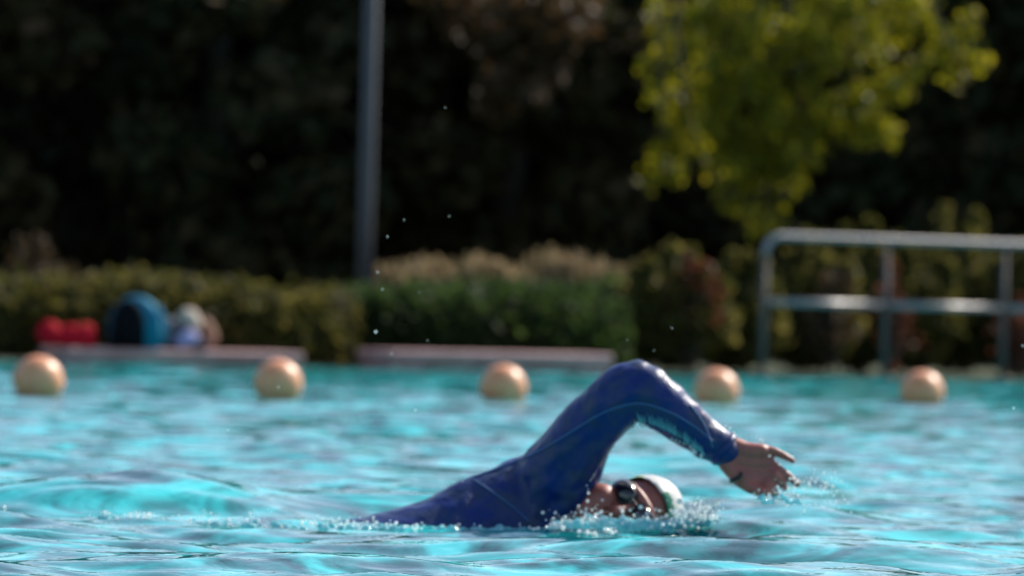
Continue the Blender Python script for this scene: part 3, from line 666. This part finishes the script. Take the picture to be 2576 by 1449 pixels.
def scatter(lst, Y, smin, smax, dy=.06, on_water=False):
    pos = []; rad = []
    for px, py, sx, sy, n_ in lst:
        for _ in range(n_):
            p = P(random.gauss(px, sx), random.gauss(py, sy), (Y(px) if callable(Y) else Y)+random.gauss(0, dy))
            pos.append(p); rad.append(1.35*(smin + (smax-smin)*random.random()**3))
    return pos, rad
A1, B1 = scatter([(1990, 1222, 18, 10, 26), (2030, 1225, 35, 14, 46), (2080, 1215, 28, 22, 26), (2100, 1240, 22, 22, 16), (1950, 1240, 20, 7, 30), (1985, 1262, 30, 14, 34), (2060, 1270, 40, 15, 22), (1910, 1244, 14, 6, 16)], 11.98, .0007, .0024)
for px, py in ((1918, 1110), (1912, 1107), (1993, 1150), (1962, 1170), (1987, 1190), (2009, 1208), (1936, 1148), (1845, 1088), (1836, 1078), (1825, 1074)): A1.append(P(px, py, 11.955)); B1.append(.0024)
for px, py, q_ in ((1597, 922, .0042), (1603, 926, .003), (1630, 935, .0042), (1637, 941, .003), (1662, 956, .002), (1700, 984, .002), (1742, 1016, .0018), (1790, 1056, .002), (1545, 934, .0018)): A1.append(P(px, py, 11.955)); B1.append(q_)  # white beads along the upper arm edge stand in for wet highlights
drops('hand_spray_glints', A1, B1, 'drops of water flying off the swimmer\'s fingers')
A2, B2 = scatter([(1762, 1288, 22, 11, 70), (1735, 1300, 30, 7, 40), (1790, 1276, 12, 12, 12)], 11.93, .002, .0075, .05)
a, b_ = scatter([(1700, 1316, 45, 8, 50), (1500, 1308, 60, 9, 70), (1440, 1314, 40, 7, 60), (1400, 1327, 40, 5, 40), (1550, 1318, 60, 8, 60), (1610, 1327, 50, 6, 40), (1480, 1242, 4, 14, 4), (1480, 1285, 22, 12, 16), (1630, 1292, 14, 8, 6), (1560, 1285, 25, 10, 8)], 11.88, .0006, .0034, .05); A2 += a; B2 += b_
a, b_ = scatter([(1470, 1342, 16, 4, 9), (1535, 1336, 12, 6, 9), (1390, 1322, 16, 4, 8), (1620, 1392, 14, 3, 4), (1665, 1386, 8, 3, 3), (1660, 1412, 16, 2, 4)], 11.7, .0022, .005, .03); A2 += a; B2 += b_  # the lower clusters are white drops standing in for sun glints on the water
a, b_ = scatter([(1750, 1292, 34, 13, 120), (1700, 1310, 30, 8, 50), (1500, 1300, 60, 10, 60)], 11.84, .0006, .003, .03); A2 += a; B2 += b_
drops('face_spray_glints', A2, B2, 'sparkling drops and froth around the swimmer\'s face and chest')
A3, B3 = scatter([(262, 1292, 8, 5, 10), (345, 1296, 18, 7, 24), (375, 1300, 14, 5, 14), (470, 1312, 22, 6, 22), (310, 1300, 30, 8, 16), (530, 1302, 14, 10, 12), (590, 1322, 12, 6, 12), (640, 1300, 18, 10, 10), (690, 1325, 20, 6, 14), (780, 1322, 30, 7, 26), (830, 1310, 20, 9, 16), (880, 1316, 25, 7, 18), (970, 1320, 30, 6, 28), (1060, 1325, 30, 5, 20), (1140, 1328, 40, 5, 22), (1240, 1332, 60, 4, 22), (10, 1282, 6, 6, 5), (430, 1310, 60, 8, 30), (700, 1318, 120, 7, 40)], lambda q: YB(q)-.16, .0008, .003, .03)
drops('body_spray', A3, B3, 'bright drops along the waterline over the swimmer\'s back and legs')
A4 = []; B4 = []
for px, py, r3 in ((1120, 270, .9), (1017, 553, 1.3), (975, 595, 1.6), (1130, 543, 1.2), (950, 685, 1.9), (962, 728, 1.7), (945, 835, 3.), (1055, 735, .9), (1075, 857, 1.1), (1690, 825, 1.2), (1578, 855, .9), (1645, 882, 1.0), (985, 890, 1.4), (1045, 1032, 1.9), (573, 1082, 1.4), (755, 1225, 1.5), (700, 975, 1.5), (2572, 870, 1.6), (2550, 1027, 2.0), (1163, 1212, 1.2), (1258, 1132, 1.)):
    A4.append(P(px, py, 11.9)); B4.append(r3/1000)
drops('airborne_drops', A4, B4, 'a few lone drops hanging in the air above and left of the raised arm')
# water running off the underside of the forearm
A5 = []; B5 = []; S5 = []
for k in range(22):
    a = resample([(1590, 1062), (1630, 1068), (1680, 1090), (1725, 1116), (1765, 1148)], 22)[k]
    A5.append(P(a.x+random.uniform(-3, 3), a.y-1+random.uniform(-3, 5), 11.95)); B5.append(random.uniform(.0018, .0034)); S5.append((1, 1, random.uniform(1.5, 3.5)))
for k in range(20):
    q = k/19; A5.append(P(1568-q*82+random.uniform(-2, 2), 1085+q*125, 11.97)); B5.append(random.uniform(.0005, .0012)); S5.append((1, 1, 1.6))
drip = drops('dripping_water', A5, B5, 'fringe of water dripping from the underside of the raised forearm', S5)
bm = bmesh.new(); edge_ = resample([(1608, 1052), (1650, 1062), (1695, 1084), (1735, 1108), (1770, 1136)], 36)
for k, a in enumerate(edge_):
    L = random.uniform(16, 30)*(1-.25*abs(k-16)/18); ln = [onsuit(a.x-.25*(L-i*L/4)+random.uniform(-1, 1), a.y-L+i*L/4, .002) for i in range(6)]
    
    ln = [p_ - (CM @ Vector((0, 1, 0)))*.004 for p_ in ln]
    if random.random() < .92: tube(bm, ln, [.0003, .0006, .0009, .0013, .0015, .0008], 6)
lace = link('water_runnels', bmmesh('water_runnels', bm), None, drip)
frm = bpy.data.materials.new('thin running water'); frm.use_nodes = True; nn_ = frm.node_tree; b = nn_.nodes['Principled BSDF']
b.inputs['Base Color'].default_value = (.26, .60, .66, 1); b.inputs['Roughness'].default_value = .1; b.inputs['IOR'].default_value = 1.4
_t = nn_.nodes.new('ShaderNodeBsdfTranslucent'); _t.inputs[0].default_value = (.40, .82, .88, 1); _m = nn_.nodes.new('ShaderNodeMixShader'); _m.inputs[0].default_value = .5
nn_.links.new(b.outputs[0], _m.inputs[1]); nn_.links.new(_t.outputs[0], _m.inputs[2]); nn_.links.new(_m.outputs[0], nn_.nodes['Material Output'].inputs[0])
lace.data.materials.append(frm)
# churned water: torn sheets and lumps joined into one surface
def churn(name, lst, Y, label, vox=.004):
    bm = bmesh.new()
    for px0, py0, px1, py1, wy, n_, r0 in lst:
        for k in range(n_):
            q = random.random(); px = px0+(px1-px0)*q+random.gauss(0, 4); py = py0+(py1-py0)*q + abs(random.gauss(0, wy))*random.choice((-1, -1, .4)); r3 = r0*random.uniform(.4, 1.2)
            ball(bm, P(px, py, (Y(px) if callable(Y) else Y)+random.gauss(0, .02)), (r3*random.uniform(1.2, 2.6), r3*1.4, r3*random.uniform(.5, 1)), Matrix.Rotation(random.uniform(-.7, .7), 3, 'Y'), 10, 7)
    me = remesh(name, bm, vox, 2)
    NR = [q.normal.copy() for q in me.vertices]
    for q, nr_ in zip(me.vertices, NR):
        c = q.co.copy(); q.co = c + nr_*(noise.noise(c*60)*.004 + noise.noise(c*150)*.002)
    return tag(link(name, me, frm), label, 'water splash', kind='stuff')
churn('face_splash', [(1385, 1336, 1480, 1322, 6, 46, .010), (1480, 1326, 1600, 1322, 9, 90, .0075), (1600, 1328, 1700, 1326, 6, 50, .008), (1690, 1322, 1800, 1314, 5, 60, .006), (1900, 1262, 2010, 1262, 8, 26, .006)], 11.90, 'torn turquoise splash of water around the swimmer\'s face and chest')
churn('body_splash', [(250, 1312, 420, 1318, 6, 34, .010), (420, 1322, 700, 1330, 5, 40, .009), (700, 1334, 1000, 1332, 4, 40, .008), (1000, 1334, 1390, 1338, 3, 50, .008), (-20, 1312, 90, 1318, 5, 18, .012)], lambda q: YB(q)-.14, 'low churned water along the waterline over the swimmer\'s back and legs')
print('verts', sum(len(o.data.vertices) for o in bpy.data.objects if o.type == 'MESH'))
